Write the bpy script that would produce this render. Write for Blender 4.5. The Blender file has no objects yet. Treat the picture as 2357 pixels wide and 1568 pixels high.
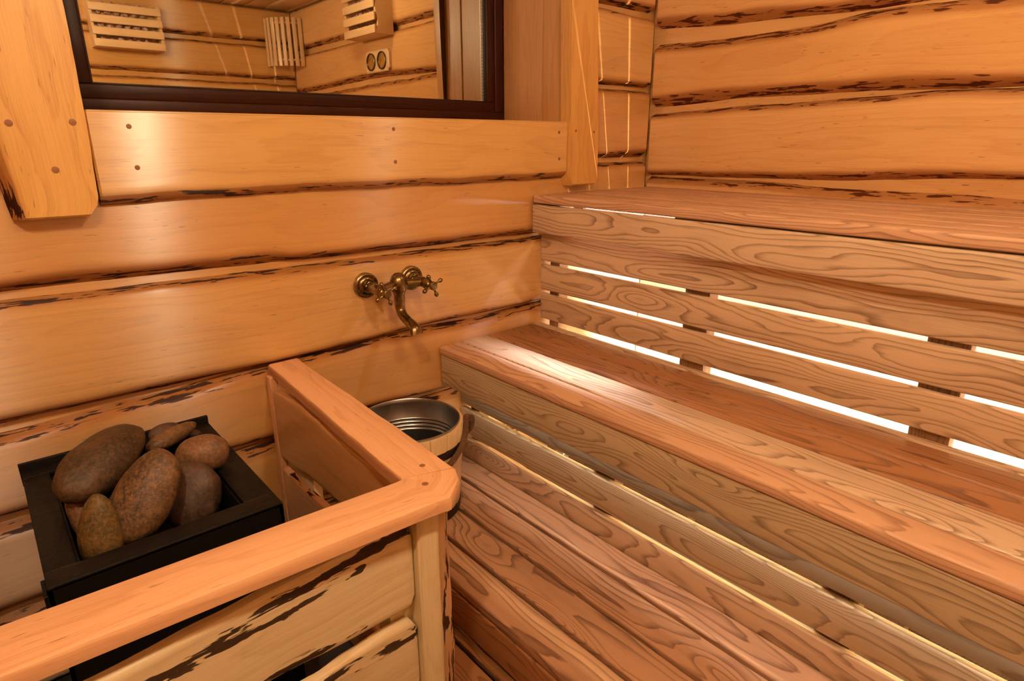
import bpy, bmesh, math, random
from mathutils import Vector, Matrix, noise
random.seed(7)
PI = math.pi
ZOFF = 1.22                      # measurements are taken from eye height; everything is lifted by this at the end
S = bpy.context.scene
COL = S.collection
V = Vector

# ------------------------------------------------------------------ node helpers
class NT:
    def __init__(s, name):
        s.m = bpy.data.materials.new(name); s.m.use_nodes = True
        s.t = s.m.node_tree; s.t.nodes.clear()
        s.out = s.t.nodes.new('ShaderNodeOutputMaterial')
    def n(s, typ, **kw):
        nd = s.t.nodes.new(typ)
        for k, v in kw.items(): setattr(nd, k, v)
        return nd
    def put(s, sock, v):
        if v is None: return
        if isinstance(v, bpy.types.NodeSocket): s.t.links.new(v, sock)
        else: sock.default_value = v
    def math(s, op, a, b=None, c=None, clamp=False):
        nd = s.n('ShaderNodeMath', operation=op, use_clamp=clamp)
        for i, v in enumerate((a, b, c)): s.put(nd.inputs[i], v)
        return nd.outputs[0]
    def vec(s, op, a, b=None, c=None):
        nd = s.n('ShaderNodeVectorMath', operation=op)
        for i, v in enumerate((a, b, c)):
            if v is not None: s.put(nd.inputs[i], v)
        return nd.outputs['Value'] if op in ('LENGTH', 'DOT_PRODUCT') else nd.outputs[0]
    def attr(s, name, what='Vector'):
        return s.n('ShaderNodeAttribute', attribute_name=name).outputs[what]
    def noise(s, vec, scale=1.0, detail=2.0, rough=.5, col=False, dist=0.0):
        nd = s.n('ShaderNodeTexNoise'); s.put(nd.inputs['Vector'], vec)
        nd.inputs['Scale'].default_value = scale; nd.inputs['Detail'].default_value = detail
        nd.inputs['Roughness'].default_value = rough; nd.inputs['Distortion'].default_value = dist
        return nd.outputs['Color' if col else 'Fac']
    def ramp(s, fac, stops, interp='LINEAR'):
        nd = s.n('ShaderNodeValToRGB'); s.put(nd.inputs[0], fac)
        cr = nd.color_ramp; cr.interpolation = interp
        while len(cr.elements) < len(stops): cr.elements.new(.5)
        for e, (p, c) in zip(cr.elements, stops):
            e.position = p; e.color = (c, c, c, 1) if isinstance(c, (int, float)) else (*c, 1)
        return nd.outputs[0]
    def mix(s, fac, a, b, mode='MIX'):
        nd = s.n('ShaderNodeMix', data_type='RGBA', blend_type=mode)
        s.put(nd.inputs[0], fac)
        for i, v in ((6, a), (7, b)):
            s.put(nd.inputs[i], (*v, 1) if isinstance(v, tuple) and len(v) == 3 else v)
        return nd.outputs[2]
    def bump(s, h, dist=.001, strength=1.0):
        nd = s.n('ShaderNodeBump'); s.put(nd.inputs['Height'], h)
        nd.inputs['Distance'].default_value = dist; nd.inputs['Strength'].default_value = strength
        return nd.outputs[0]
    def bsdf(s, **kw):
        nd = s.n('ShaderNodeBsdfPrincipled')
        for k, v in kw.items():
            s.put(nd.inputs[k], (*v, 1) if isinstance(v, tuple) and len(v) == 3 and k != 'Tangent' else v)
        return nd.outputs[0]
    def end(s, sh):
        s.t.links.new(sh, s.out.inputs[0]); return s.m

def wood(name, light, dark, alt, N=150, contrast=.7, warp=.02, ior=1.5, fine=.0015, fiber=.16, rough=.45, aniso=0.0, tangent=None,
         fleck=0.0, bark=None, bark_base=None, altmix=.5, bump=0.0, sharp=True, coat=0.0, spec=.5, bark_th=.86, stretch=2.4, knots=0.0):
    """growth rings around a pith running along the board, fibres, flecks and (where the mesh marks an edge) bark"""
    t = NT(name)
    g = t.attr('grain'); tint = t.attr('tint', 'Fac')
    w1 = t.noise(t.vec('MULTIPLY', g, (stretch, 10, 10)), 1, 1, .5, True)
    w1 = t.vec('MULTIPLY', t.vec('SUBTRACT', w1, (.5, .5, .5)), (0, warp * 2, warp * 2))
    p = t.vec('ADD', g, w1)
    w2 = t.noise(t.vec('MULTIPLY', g, (14, 70, 70)), 1, 1)
    r = t.math('MULTIPLY_ADD', w2, fine * 2, t.vec('LENGTH', t.vec('MULTIPLY', p, (0, 1, 1))))
    if knots:
        vo = t.n('ShaderNodeTexVoronoi', feature='F1'); t.put(vo.inputs['Vector'], t.vec('MULTIPLY', p, (1.9, 8, 3))); vo.inputs['Scale'].default_value = 1
        r = t.math('MULTIPLY_ADD', t.ramp(vo.outputs['Distance'], [(0, 1), (.10, .72), (.25, .28), (.42, 0)]), knots, r)
    ph = t.math('FRACT', t.math('MULTIPLY_ADD', r, N, t.math('MULTIPLY', tint, 7.3)))
    if sharp: ring = t.ramp(ph, [(0, .0), (.55, .10), (.84, .75), (.92, 1), (1, .02)])
    else: ring = t.ramp(ph, [(0, .1), (.6, .35), (.9, .8), (1, .1)])
    fib = t.noise(t.vec('MULTIPLY', g, (9, 420, 420)), 1, 2, .6)
    blo = t.noise(t.vec('MULTIPLY', g, (2.2, 14, 14)), 1, 2, .6)
    f = t.math('MULTIPLY', ring, contrast)
    f = t.math('MULTIPLY_ADD', t.math('SUBTRACT', fib, .5), fiber * 4, f)
    f = t.math('MULTIPLY_ADD', t.math('SUBTRACT', blo, .5), .9 * contrast + .35, f, True)
    lt = t.mix(t.math('MULTIPLY', tint, altmix), light, alt)
    col = t.mix(f, lt, dark)
    if fleck:
        fl = t.ramp(t.noise(t.vec('MULTIPLY', g, (26, 260, 260)), 1, 1, .6), [(.70, 0), (.77, 1)])
        col = t.mix(t.math('MULTIPLY', t.math('MULTIPLY', fl, t.ramp(blo, [(.42, 0), (.6, 1)])), fleck), col, (.10, .025, .008))
    if bark:
        e = t.attr('edge', 'Fac')
        b1 = t.noise(t.vec('MULTIPLY', g, (11, 75, 75)), 1, 3, .6, False, .3)
        th = t.math('MULTIPLY_ADD', e, .34, b1)
        mask = t.ramp(th, [(bark_th, 0), (bark_th + .03, 1)])
        mask = t.math('MULTIPLY', mask, t.ramp(e, [(.05, 0), (.25, 1)]))
        if bark_base: col = t.mix(t.math('MULTIPLY', t.ramp(e, [(.2, 0), (.7, 1)]), .72), col, bark_base)
        col = t.mix(mask, col, bark)
    rg = t.math('MULTIPLY_ADD', fib, .12, rough - .06)
    sp = spec
    if bark:
        rg = t.math('MULTIPLY_ADD', mask, .5, rg); sp = t.math('MULTIPLY_ADD', e, -.88 * spec, spec)
    kw = dict(Roughness=rg)
    if aniso:
        kw['Anisotropic'] = aniso; cx = t.n('ShaderNodeCombineXYZ')
        for i in range(3): cx.inputs[i].default_value = tangent[i]
        kw['Tangent'] = cx.outputs[0]
    if bump: kw['Normal'] = t.bump(fib, bump)
    if coat: kw['Coat Weight'] = coat; kw['Coat Roughness'] = .2
    return t.end(t.bsdf(**{'Base Color': col, 'Specular IOR Level': sp, 'IOR': ior, **kw}))

def simple(name, color, rough=.5, metal=0.0, bumpn=None, **kw):
    t = NT(name)
    g = t.n('ShaderNodeTexCoord').outputs['Object']
    nz = t.noise(g, 60, 3)
    col = t.mix(t.math('MULTIPLY', nz, .5), color, tuple(c * .55 for c in color))
    d = {'Base Color': col, 'Roughness': t.math('ADD', rough - .05, t.math('MULTIPLY', nz, .12)), 'Metallic': metal, **kw}
    if bumpn: d['Normal'] = t.bump(t.noise(g, bumpn[0], 3), bumpn[1])
    return t.end(t.bsdf(**d))

ALDER = dict(light=(.78, .445, .135), dark=(.42, .155, .033), alt=(.66, .31, .08), N=70, contrast=.38, warp=.03, fine=.003, fiber=.19,
             rough=.36, fleck=.75, bark=(.040, .011, .005), bark_base=(.33, .115, .032), sharp=False)
M = {}
M['wall_x'] = wood('alder_wall', aniso=1.0, tangent=V((0, 0, 1)), spec=1.0, ior=2.05, altmix=.9, **{**ALDER, 'rough': .33})
M['wall_y'] = wood('alder_side_wall', aniso=1.0, tangent=V((0, 0, 1)), spec=1.0, **{**ALDER, 'light': (.80, .47, .20), 'dark': (.52, .215, .065), 'bark': (.10, .025, .008)})
M['trim_v'] = wood('alder_casing', **{**ALDER, 'fleck': .6})
M['jamb'] = wood('alder_jamb', **{**ALDER, 'light': (.60, .31, .13), 'dark': (.34, .13, .045), 'fleck': .3, 'contrast': .3, 'bark': None})
M['rail'] = wood('alder_rail', **{**ALDER, 'light': (.82, .45, .235), 'dark': (.48, .19, .075), 'alt': (.80, .43, .22), 'fleck': .7, 'rough': .5, 'contrast': .4})
M['guard'] = wood('maple_plank', **{**ALDER, 'light': (.80, .62, .37), 'dark': (.45, .26, .105), 'alt': (.76, .55, .30), 'contrast': .34, 'knots': .03, 'bark': (.055, .03, .016), 'fleck': .35, 'rough': .45, 'bark_base': None, 'bark_th': .69})
M['post'] = wood('maple_post', **{**ALDER, 'light': (.80, .65, .39), 'dark': (.54, .34, .13), 'alt': (.78, .58, .31), 'bark': (.06, .025, .012), 'bark_base': (.50, .22, .09), 'contrast': .3, 'fleck': .2})
ASH = dict(light=(.68, .475, .305), dark=(.175, .085, .042), alt=(.62, .405, .24), N=120, contrast=.72, warp=.036, fine=.002, fiber=.14, rough=.42, stretch=2.6, knots=.055)
M['ash'] = wood('ash_board', **ASH)
M['ash_gloss'] = wood('ash_board_polished', **{**ASH, 'rough': .30, 'coat': .25})
M['ash_cool_lit'] = wood('ash_board_cool_lit', **{**ASH, 'light': (.46, .42, .32), 'dark': (.16, .13, .09), 'alt': (.42, .40, .30)})  # grey cast of the cool strip light is put into this board's colour
M['ash_rose'] = wood('ash_board_rosy', **{**ASH, 'light': (.66, .38, .225), 'dark': (.24, .10, .05), 'alt': (.64, .37, .21)})
M['ash_dark'] = wood('ash_board_dark', **{**ASH, 'light': (.40, .175, .070), 'dark': (.10, .032, .012), 'alt': (.33, .14, .05)})
M['ash_grey'] = wood('ash_board_pale', **{**ASH, 'light': (.58, .44, .275), 'dark': (.17, .105, .058), 'alt': (.54, .39, .235)})
M['deck'] = wood('ash_deck', **{**ASH, 'light': (.50, .265, .145), 'dark': (.105, .040, .020), 'alt': (.43, .215, .11), 'N': 95, 'contrast': .7})
M['cavity'] = wood('pine_framing', **{**ASH, 'light': (.78, .60, .38), 'dark': (.60, .40, .22), 'contrast': .3})
M['frame_post'] = wood('stud', **{**ASH, 'light': (.18, .09, .045), 'dark': (.08, .035, .02)})
M['frame'] = wood('window_frame_dark', light=(.050, .011, .004), dark=(.012, .003, .0015), alt=(.035, .008, .003), N=90, contrast=.5, rough=.34, fiber=.2, spec=.18)
M['pale'] = wood('linden_slat', **{**ALDER, 'light': (.80, .55, .30), 'dark': (.62, .38, .17), 'alt': (.78, .52, .27), 'fleck': 0.0, 'bark': None})
M['peg'] = wood('peg_endgrain', light=(.30, .12, .05), dark=(.16, .06, .025), alt=(.3, .12, .05), N=300, contrast=.4, rough=.5)
M['ceil'] = wood('ceiling_board', **{**ALDER, 'light': (.74, .50, .26), 'dark': (.5, .3, .13), 'bark': None, 'fleck': .2})
M['black'] = simple('black_steel', (.0045, .0035, .003), .55, 0, (90, .0008), **{'Specular IOR Level': .22})
M['dark'] = simple('dark_room', (.004, .003, .003), .9)
M['floor'] = simple('slate_floor', (.05, .045, .04), .5, 0, (30, .002))
M['zinc'] = simple('zinc_liner', (.42, .42, .43), .30, 1.0, (40, .0003))
M['hoop'] = simple('dark_hoop', (.05, .035, .03), .42, .8)
M['bolt'] = simple('steel_bolt', (.7, .68, .66), .25, 1.0)
M['bead'] = simple('gold_dial', (.80, .55, .15), .25, 1.0)
M['gasket'] = simple('black_gasket', (.006, .005, .005), .5)
M['spacer'] = simple('aluminium_spacer', (.75, .74, .72), .3, 1.0)
M['glassdial'] = simple('dial_rim', (.10, .07, .04), .3, .7)

t = NT('antique_brass')
g = t.n('ShaderNodeTexCoord').outputs['Object']
nz = t.noise(g, 45, 3, .6)
cb = t.mix(t.ramp(nz, [(.3, 0), (.7, 1)]), (.33, .235, .105), (.15, .10, .045))
M['brass'] = t.end(t.bsdf(**{'Base Color': cb, 'Metallic': 1.0, 'Roughness': t.math('ADD', .20, t.math('MULTIPLY', nz, .16))}))

t = NT('window_glass')           # bronze coated double glazing: mirrors the lit room, the space behind is dark
gl = t.n('ShaderNodeBsdfGlossy'); gl.inputs['Color'].default_value = (.86, .80, .66, 1); gl.inputs['Roughness'].default_value = .012
tr = t.n('ShaderNodeBsdfTransparent'); tr.inputs[0].default_value = (.25, .22, .18, 1)
mx = t.n('ShaderNodeMixShader'); mx.inputs[0].default_value = .72
t.t.links.new(tr.outputs[0], mx.inputs[1]); t.t.links.new(gl.outputs[0], mx.inputs[2])
M['glass'] = t.end(mx.outputs[0])

def stone_mat(name, base, warm, dark):
    t = NT(name)
    g = t.attr('grain')
    n1 = t.noise(g, 9, 4, .6); n2 = t.noise(g, 160, 4, .7); n3 = t.noise(g, 28, 4, .65)
    col = t.mix(t.ramp(n1, [(.40, 0), (.62, 1)]), base, dark)
    col = t.mix(t.math('MULTIPLY', t.ramp(n3, [(.48, 0), (.72, 1)]), .75), col, warm)
    col = t.mix(t.ramp(n2, [(.45, 0), (.75, .55)]), col, tuple(c * 1.7 for c in warm))
    col = t.mix(t.ramp(n2, [(.25, .6), (.42, 0)]), col, tuple(c * .4 for c in dark))
    h = t.math('ADD', n3, t.math('MULTIPLY', n2, .35))
    return t.end(t.bsdf(**{'Base Color': col, 'Roughness': .55, 'Normal': t.bump(h, .0025)}))
M['st_brown'] = stone_mat('river_stone_brown', (.050, .025, .010), (.105, .048, .015), (.022, .012, .006))
M['st_tan'] = stone_mat('river_stone_tan', (.105, .052, .021), (.22, .11, .04), (.040, .020, .010))
M['st_red'] = stone_mat('river_stone_reddish', (.145, .065, .030), (.22, .11, .045), (.075, .036, .02))
M['st_olive'] = stone_mat('river_stone_olive', (.105, .062, .016), (.20, .10, .03), (.045, .034, .01))
M['st_mauve'] = stone_mat('river_stone_mauve', (.060, .030, .018), (.10, .048, .026), (.030, .016, .011))
M['salt'] = stone_mat('salt_rock', (.62, .36, .30), (.70, .42, .34), (.40, .20, .18))

t = NT('coir_rope')
g = t.attr('grain')
wv = t.n('ShaderNodeTexWave', wave_type='BANDS', bands_direction='DIAGONAL'); t.put(wv.inputs['Vector'], t.vec('MULTIPLY', g, (150, 150, 150)))
wv.inputs['Scale'].default_value = 1; wv.inputs['Distortion'].default_value = 3
nz = t.noise(g, 500, 3, .7)
M['rope'] = t.end(t.bsdf(**{'Base Color': t.mix(nz, (.13, .055, .02), (.32, .15, .06)), 'Roughness': .95,
                            'Normal': t.bump(t.math('ADD', wv.outputs[1], nz), .003)}))

def emit(name, color, strength):
    t = NT(name); e = t.n('ShaderNodeEmission'); e.inputs[0].default_value = (*color, 1); e.inputs[1].default_value = strength
    return t.end(e.outputs[0])
M['led'] = emit('led_white', (1, .90, .76), 1800)
M['led_wash'] = emit('led_wall_wash', (1, .92, .80), 900)
M['led_cold'] = emit('led_cold_white', (.95, .94, 1), 26)
M['led_soft'] = emit('led_amber', (1, .76, .36), 130)
M['led_cool'] = emit('led_neutral', (1, .98, .92), 24)
M['globe'] = emit('lit_globe', (1, .81, .53), 600)
M['globe_soft'] = emit('lit_globe_soft', (1, .81, .53), 110)
M['globe_main'] = emit('lit_globe_bright', (1, .81, .54), 980)

# ------------------------------------------------------------------ object helpers
def tag(o, label=None, cat=None, group=None, kind=None):
    if label: o['label'] = label
    if cat: o['category'] = cat
    if group: o['group'] = group
    if kind: o['kind'] = kind
    return o
def empty(name, loc=(0, 0, 0)):
    o = bpy.data.objects.new(name, None); COL.objects.link(o); o.location = loc; o.empty_display_size = .1
    return o

class MB:
    """collects vertices, faces and the wood-grain coordinate of each vertex; build() links them as one mesh object"""
    def __init__(s): s.v = []; s.f = []; s.g = []; s.e = []; s.mi = []; s.t = []
    def add(s, verts, faces, grain=None, edge=None, mi=0, tint=0.0):
        o = len(s.v); s.v += [V(p) for p in verts]; s.f += [tuple(i + o for i in f) for f in faces]
        s.g += [tuple(x) for x in grain] if grain else [tuple(p) for p in verts]
        s.e += list(edge) if edge else [0.0] * len(verts)
        s.t += [tint] * len(verts)
        s.mi += [mi] * len(faces)
        return s
    def build(s, name, mats, parent=None, smooth=True, angle=35):
        me = bpy.data.meshes.new(name)
        org = parent_world(parent)
        me.from_pydata([p - org for p in s.v], [], s.f)
        a = me.attributes.new('grain', 'FLOAT_VECTOR', 'POINT'); a.data.foreach_set('vector', [c for p in s.g for c in p])
        a = me.attributes.new('edge', 'FLOAT', 'POINT'); a.data.foreach_set('value', s.e)
        a = me.attributes.new('tint', 'FLOAT', 'POINT'); a.data.foreach_set('value', s.t)
        mats = mats if isinstance(mats, (list, tuple)) else [mats]
        for m in mats: me.materials.append(m)
        me.polygons.foreach_set('material_index', s.mi)
        bm = bmesh.new(); bm.from_mesh(me); bmesh.ops.recalc_face_normals(bm, faces=bm.faces); bm.to_mesh(me); bm.free()
        if smooth:
            me.shade_smooth(); me.set_sharp_from_angle(angle=math.radians(angle))
        o = bpy.data.objects.new(name, me); COL.objects.link(o)
        if parent: o.parent = parent
        return o
def parent_world(p):
    w = V((0, 0, 0))
    while p is not None: w += p.location; p = p.parent
    return w

def gseed(lo=.02, hi=.07):
    return (random.uniform(0, 60), random.uniform(-.03, .03), random.uniform(lo, hi), random.uniform(-.012, .012), random.uniform(-.006, .006))

def add_board(mb, o, ld, ad, bd, ln, wd, th, r=.005, tint=None, seed=None, mi=0, n=6, edge=None, endr=None):
    """rounded board: length along ld, width along ad, thickness along bd"""
    o, ld, ad, bd = V(o), V(ld).normalized(), V(ad).normalized(), V(bd).normalized()
    seed = seed or gseed(); tint = random.random() if tint is None else tint
    r = min(r, wd * .45, th * .45); er = r if endr is None else endr
    def sec(ins):
        pts = []
        for (ca, cb, a0) in ((wd - r, th - r, 0), (r, th - r, 90), (r, r, 180), (wd - r, r, 270)):
            for k in range(4):
                a = math.radians(a0 + 30 * k); rr = max(r - ins, 0.0005)
                pts.append((ca + rr * math.cos(a), cb + rr * math.sin(a)))
        return pts
    st = [(0, er), (er * .13, er * .5), (er * .5, er * .13), (er, 0)]
    st += [(er + (ln - 2 * er) * i / n, 0) for i in range(1, n)]
    st += [(ln - er, 0), (ln - er * .5, er * .13), (ln - er * .13, er * .5), (ln, er)]
    vs, gs, es = [], [], []
    for (l, ins) in st:
        for (a, b) in sec(ins):
            vs.append(o + ld * l + ad * a + bd * b)
            gs.append((l + seed[0], a - wd / 2 + seed[1] + seed[3] * l, b - th + seed[2] + seed[4] * l))
            es.append(edge(l, a, b) if edge else 0)
    k = 16; fs = []
    for i in range(len(st) - 1):
        for j in range(k): fs.append((i * k + j, i * k + (j + 1) % k, (i + 1) * k + (j + 1) % k, (i + 1) * k + j))
    fs.append(tuple(range(k))); fs.append(tuple((len(st) - 1) * k + j for j in range(k)))
    mb.add(vs, fs, gs, es, mi, tint); return mb

def board(name, parent, mat, *a, **k):
    return add_board(MB(), *a, **k).build(name, mat, parent)

def add_box(mb, lo, hi, mi=0, tint=.5, seed=None, axis=0):
    x0, y0, z0 = lo; x1, y1, z1 = hi; sd = seed or gseed()
    vs = [(x, y, z) for x in (x0, x1) for y in (y0, y1) for z in (z0, z1)]
    fs = [(0, 1, 3, 2), (4, 6, 7, 5), (0, 4, 5, 1), (2, 3, 7, 6), (0, 2, 6, 4), (1, 5, 7, 3)]
    def gr(p):
        q = [p[axis], p[(axis + 1) % 3], p[(axis + 2) % 3]]
        return (q[0] + sd[0], q[1] + sd[1], q[2] + sd[2])
    mb.add(vs, fs, [gr(p) for p in vs], None, mi, tint); return mb

def add_lathe(mb, prof, axis_o, axis_d, n=32, mi=0, capa=True, capb=True, up=None):
    d = V(axis_d).normalized(); u = V(up) if up else d.orthogonal(); u = (u - d * u.dot(d)).normalized(); w = d.cross(u)
    vs = []; k = len(prof)
    for (r, h) in prof:
        for j in range(n):
            a = 2 * PI * j / n; vs.append(V(axis_o) + d * h + (u * math.cos(a) + w * math.sin(a)) * r)
    fs = [(i * n + j, i * n + (j + 1) % n, (i + 1) * n + (j + 1) % n, (i + 1) * n + j) for i in range(k - 1) for j in range(n)]
    if capa: fs.append(tuple(range(n)))
    if capb: fs.append(tuple((k - 1) * n + j for j in range(n)))
    mb.add(vs, fs, None, None, mi); return mb

def add_tube(mb, pts, rad, n=12, mi=0, flat=None, caps=True, gscale=1.0):
    pts = [V(p) for p in pts]; k = len(pts); rad = rad if isinstance(rad, (list, tuple)) else [rad] * k
    vs, gs = [], []; up = None; L = 0
    for i, p in enumerate(pts):
        d = (pts[min(i + 1, k - 1)] - pts[max(i - 1, 0)]).normalized()
        if up is None: up = d.orthogonal().normalized() if flat is None else (V(flat) - d * V(flat).dot(d)).normalized()
        up = (up - d * up.dot(d)).normalized(); w = d.cross(up)
        if i: L += (p - pts[i - 1]).length
        ru, rw = rad[i] if isinstance(rad[i], tuple) else (rad[i], rad[i])
        for j in range(n):
            a = 2 * PI * j / n; vs.append(p + up * math.cos(a) * ru + w * math.sin(a) * rw)
            gs.append((L * gscale, math.cos(a) * ru, math.sin(a) * rw))
    fs = [(i * n + j, i * n + (j + 1) % n, (i + 1) * n + (j + 1) % n, (i + 1) * n + j) for i in range(k - 1) for j in range(n)]
    if caps: fs += [tuple(range(n)), tuple((k - 1) * n + j for j in range(n))]
    mb.add(vs, fs, gs, None, mi); return mb

def spline(pts, n=8):
    pts = [V(p) for p in pts]; out = []
    for i in range(len(pts) - 1):
        p0, p1, p2, p3 = pts[max(i - 1, 0)], pts[i], pts[i + 1], pts[min(i + 2, len(pts) - 1)]
        for k in range(n):
            s = k / n
            out.append(.5 * ((2 * p1) + (p2 - p0) * s + (2 * p0 - 5 * p1 + 4 * p2 - p3) * s * s + (3 * p1 - p0 - 3 * p2 + p3) * s ** 3))
    out.append(pts[-1]); return out

def interp(pl):
    pl = sorted(pl)
    def f(x):
        if x <= pl[0][0]: return pl[0][1]
        if x >= pl[-1][0]: return pl[-1][1]
        for (a, za), (b, zb) in zip(pl, pl[1:]):
            if a <= x <= b:
                s = (x - a) / (b - a); s = s * s * (3 - 2 * s); return za + (zb - za) * s
    return f
def wav(seed, amp):
    return lambda x: amp * (noise.noise(V((x * 4.2, seed, 0))) + .5 * noise.noise(V((x * 11, seed, 3.3))) + .25 * noise.noise(V((x * 33, seed, 8))))

# ------------------------------------------------------------------ live-edge plank walls
def add_plank(mb, l0, l1, Bf, Af, Df, Cf, put, depth=.036, dface=0.0, seed=None, tint=None, n=None):
    """one thick live-edged plank of a wall: face between Af (lower) and Df (upper), bark bevels running back to Bf and Cf"""
    seed = seed or (random.uniform(0, 60), random.uniform(-.04, .04), random.uniform(.05, .13), random.uniform(-.02, .02), 0)
    tint = random.random() if tint is None else tint
    n = n or max(8, int((l1 - l0) / .022))
    vs, gs, es = [], [], []
    ls = [l0, l0] + [l0 + (l1 - l0) * i / n for i in range(n + 1)] + [l1, l1]
    for q, l in enumerate(ls):
        B, A, D, C = Bf(l), Af(l), Df(l), Cf(l); h = D - A
        endd = depth if q in (0, len(ls) - 1) else (.004 if q in (1, len(ls) - 2) else 0)
        lp = l
        if q == 2: lp = l + .004
        if q == len(ls) - 3: lp = l - .004
        prof = [(B, depth, 1), (B * .5 + A * .5, depth * .52, 1), (B * .15 + A * .85, depth * .14, .95), (A + .002, .002, .75), (A + .009, 0, .42), (A + .022, 0, .12)]
        prof += [(A + .022 + (h - .044) * k / 5, 0, 0) for k in range(1, 5)]
        prof += [(D - .022, 0, .12), (D - .009, 0, .42), (D - .002, .002, .75), (C * .15 + D * .85, depth * .14, .95), (C * .5 + D * .5, depth * .52, 1), (C, depth, 1)]
        for (z, d, e) in prof:
            dd = max(d, endd) + dface
            vs.append(put(lp, z, dd)); gs.append((l + seed[0], z - A - h / 2 + seed[1] + seed[3] * l, -d + seed[2])); es.append(e)
    k = 16
    fs = [(i * k + j, i * k + j + 1, (i + 1) * k + j + 1, (i + 1) * k + j) for i in range(len(ls) - 1) for j in range(k - 1)]
    mb.add(vs, fs, gs, es, 0, tint)

def seam(A, B, D, extra=.012, s=0, amp=.0035):
    wa, wb, wd = wav(s, amp), wav(s + 5, amp * .6), wav(s + 9, amp)
    a, b, d = interp(A), interp(B), interp(D)
    A_ = lambda x: a(x) + wa(x); D_ = lambda x: d(x) + wd(x)
    B_ = lambda x: min(b(x) + wb(x), A_(x) - .006)
    C_ = lambda x: min(D_(x) + extra, B_(x) - .001)
    return A_, B_, D_, C_
def flat(z): return [(0, z)]

XL, XR, YB, ZC, ZF = -.45, 2.07, -2.6, .90, -1.22      # room faces; window wall at y = 0
WX0, WX1, WZ0, WZ1, WY = .221, 1.60, .062, .80, .317    # window opening and depth of its frame

# window wall
wb = MB()
putN = lambda l, z, d: (l, d, z)
for lo, hi in (((XL - .2, .036, ZF), (XR + .2, .42, WZ0 - .002)), ((XL - .2, .036, WZ0), (WX0 - .02, .42, ZC)),
               ((WX1 + .02, .036, WZ0), (XR + .2, .42, ZC)), ((WX0 - .02, .036, WZ1), (WX1 + .02, .42, ZC))):
    add_box(wb, lo, hi, 0, .6)
s1 = seam([(.021, -.269), (.15, -.265), (.297, -.268), (.54, -.27), (.644, -.283), (1.053, -.284), (1.454, -.288)],
          [(.018, -.289), (.298, -.293), (.547, -.298), (.654, -.302), (1.071, -.306), (1.493, -.310)],
          [(.013, -.318), (.29, -.321), (.64, -.325), (1.051, -.327), (1.496, -.330)], .010, 1)
s2 = seam([(-.035, -.545), (.252, -.546), (.505, -.55), (.615, -.55), (1.04, -.539), (1.493, -.541)],
          [(0, -.566), (.5, -.566), (.7, -.560), (1.04, -.556), (1.5, -.558)],
          [(-.046, -.602), (.22, -.594), (.675, -.572), (1.039, -.574), (1.212, -.584), (1.493, -.574)], .016, 2)
s3 = seam([(-.076, -.753), (.46, -.755), (.507, -.76), (.781, -.754), (1.098, -.774)],
          [(0, -.775), (1, -.782)], [(-.087, -.807), (.454, -.803), (1.115, -.814)], .018, 3)
s4 = seam([(-.12, -.972), (.5, -.985), (1.1, -.99)], flat(-1.0), flat(-1.03), .016, 4)
sS2 = seam([(1.779, -.047), (2.036, -.036), (.2, -.05)], flat(-.062), [(1.781, -.090), (2.052, -.090)], .012, 5, .002)
sS1 = seam([(1.772, .206), (2.044, .205)], flat(.193), [(1.774, .168), (2.042, .168)], .012, 6, .002)
sS0 = seam(flat(.466), flat(.452), [(1.758, .428), (2.046, .420)], .012, 7, .002)
sT = seam(flat(.70), flat(.685), flat(.665), .012, 8)
full = (XL, XR - .002)
add_plank(wb, *full, s1[1], s1[0], sS2[2], sS2[3], putN, tint=.85)
add_plank(wb, *full, s2[1], s2[0], s1[2], s1[3], putN, tint=.25)
add_plank(wb, *full, s3[1], s3[0], s2[2], s2[3], putN, tint=.8)
add_plank(wb, *full, s4[1], s4[0], s3[2], s3[3], putN)
add_plank(wb, *full, lambda l: ZF + .001, lambda l: ZF + .012, s4[2], s4[3], putN)
for (a, b) in ((XL, .14), (1.66, XR - .002)):
    add_plank(wb, a, b, sS1[1], sS1[0], sS0[2], sS0[3], putN)
    add_plank(wb, a, b, sS2[1], sS2[0], sS1[2], sS1[3], putN)
    add_plank(wb, a, b, sS0[1], sS0[0], sT[2], sT[3], putN)
add_plank(wb, *full, lambda l: .79, lambda l: .80, lambda l: ZC - .012, lambda l: ZC - .001, putN)
tag(wb.build('wall_back', M['wall_x']), kind='structure')

# right wall, runs towards the viewer along -y
wr = MB()
putE = lambda l, z, d: (XR + d, -l, z)
add_box(wr, (XR + .036, YB - .2, ZF), (XR + .2, 0.03, ZC), 0, .5, None, 1)
neg = lambda pl: [(-a, z) for a, z in pl]
ra = seam(neg([(.014, .424), (-.33, .405), (-.731, .383), (-1.4, .40), (-2.5, .37)]), neg([(.033, .398), (-.317, .377), (-.766, .362), (-1.4, .375), (-2.5, .35)]),
          neg([(.009, .319), (-.293, .31), (-.547, .314), (-.783, .334), (-1.111, .324), (-2.5, .30)]), .024, 11)
rb = seam(neg([(.008, .154), (-.296, .167), (-.719, .166), (-.898, .166), (-1.145, .153), (-2.5, .16)]),
          neg([(.03, .123), (-.444, .139), (-.712, .14), (-1.145, .129), (-2.5, .13)]),
          neg([(.006, .085), (-.464, .101), (-.798, .111), (-.986, .119), (-1.153, .113), (-2.5, .10)]), .014, 12)
rc = seam(neg([(.005, -.117), (-.491, -.108), (-.761, -.098), (-1.024, -.083), (-1.193, -.083), (-2.5, -.1)]),
          neg([(.025, -.13), (-.595, -.124), (-1.191, -.099), (-2.5, -.12)]),
          neg([(.01, -.156), (-.435, -.155), (-.772, -.166), (-1.039, -.165), (-1.211, -.170), (-2.5, -.16)]), .020, 13)
rt = seam(flat(.655), flat(.635), [(.6, .61), (1, .60), (2.4, .585)], .014, 14)
fullR = (0.002, -YB)
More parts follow.
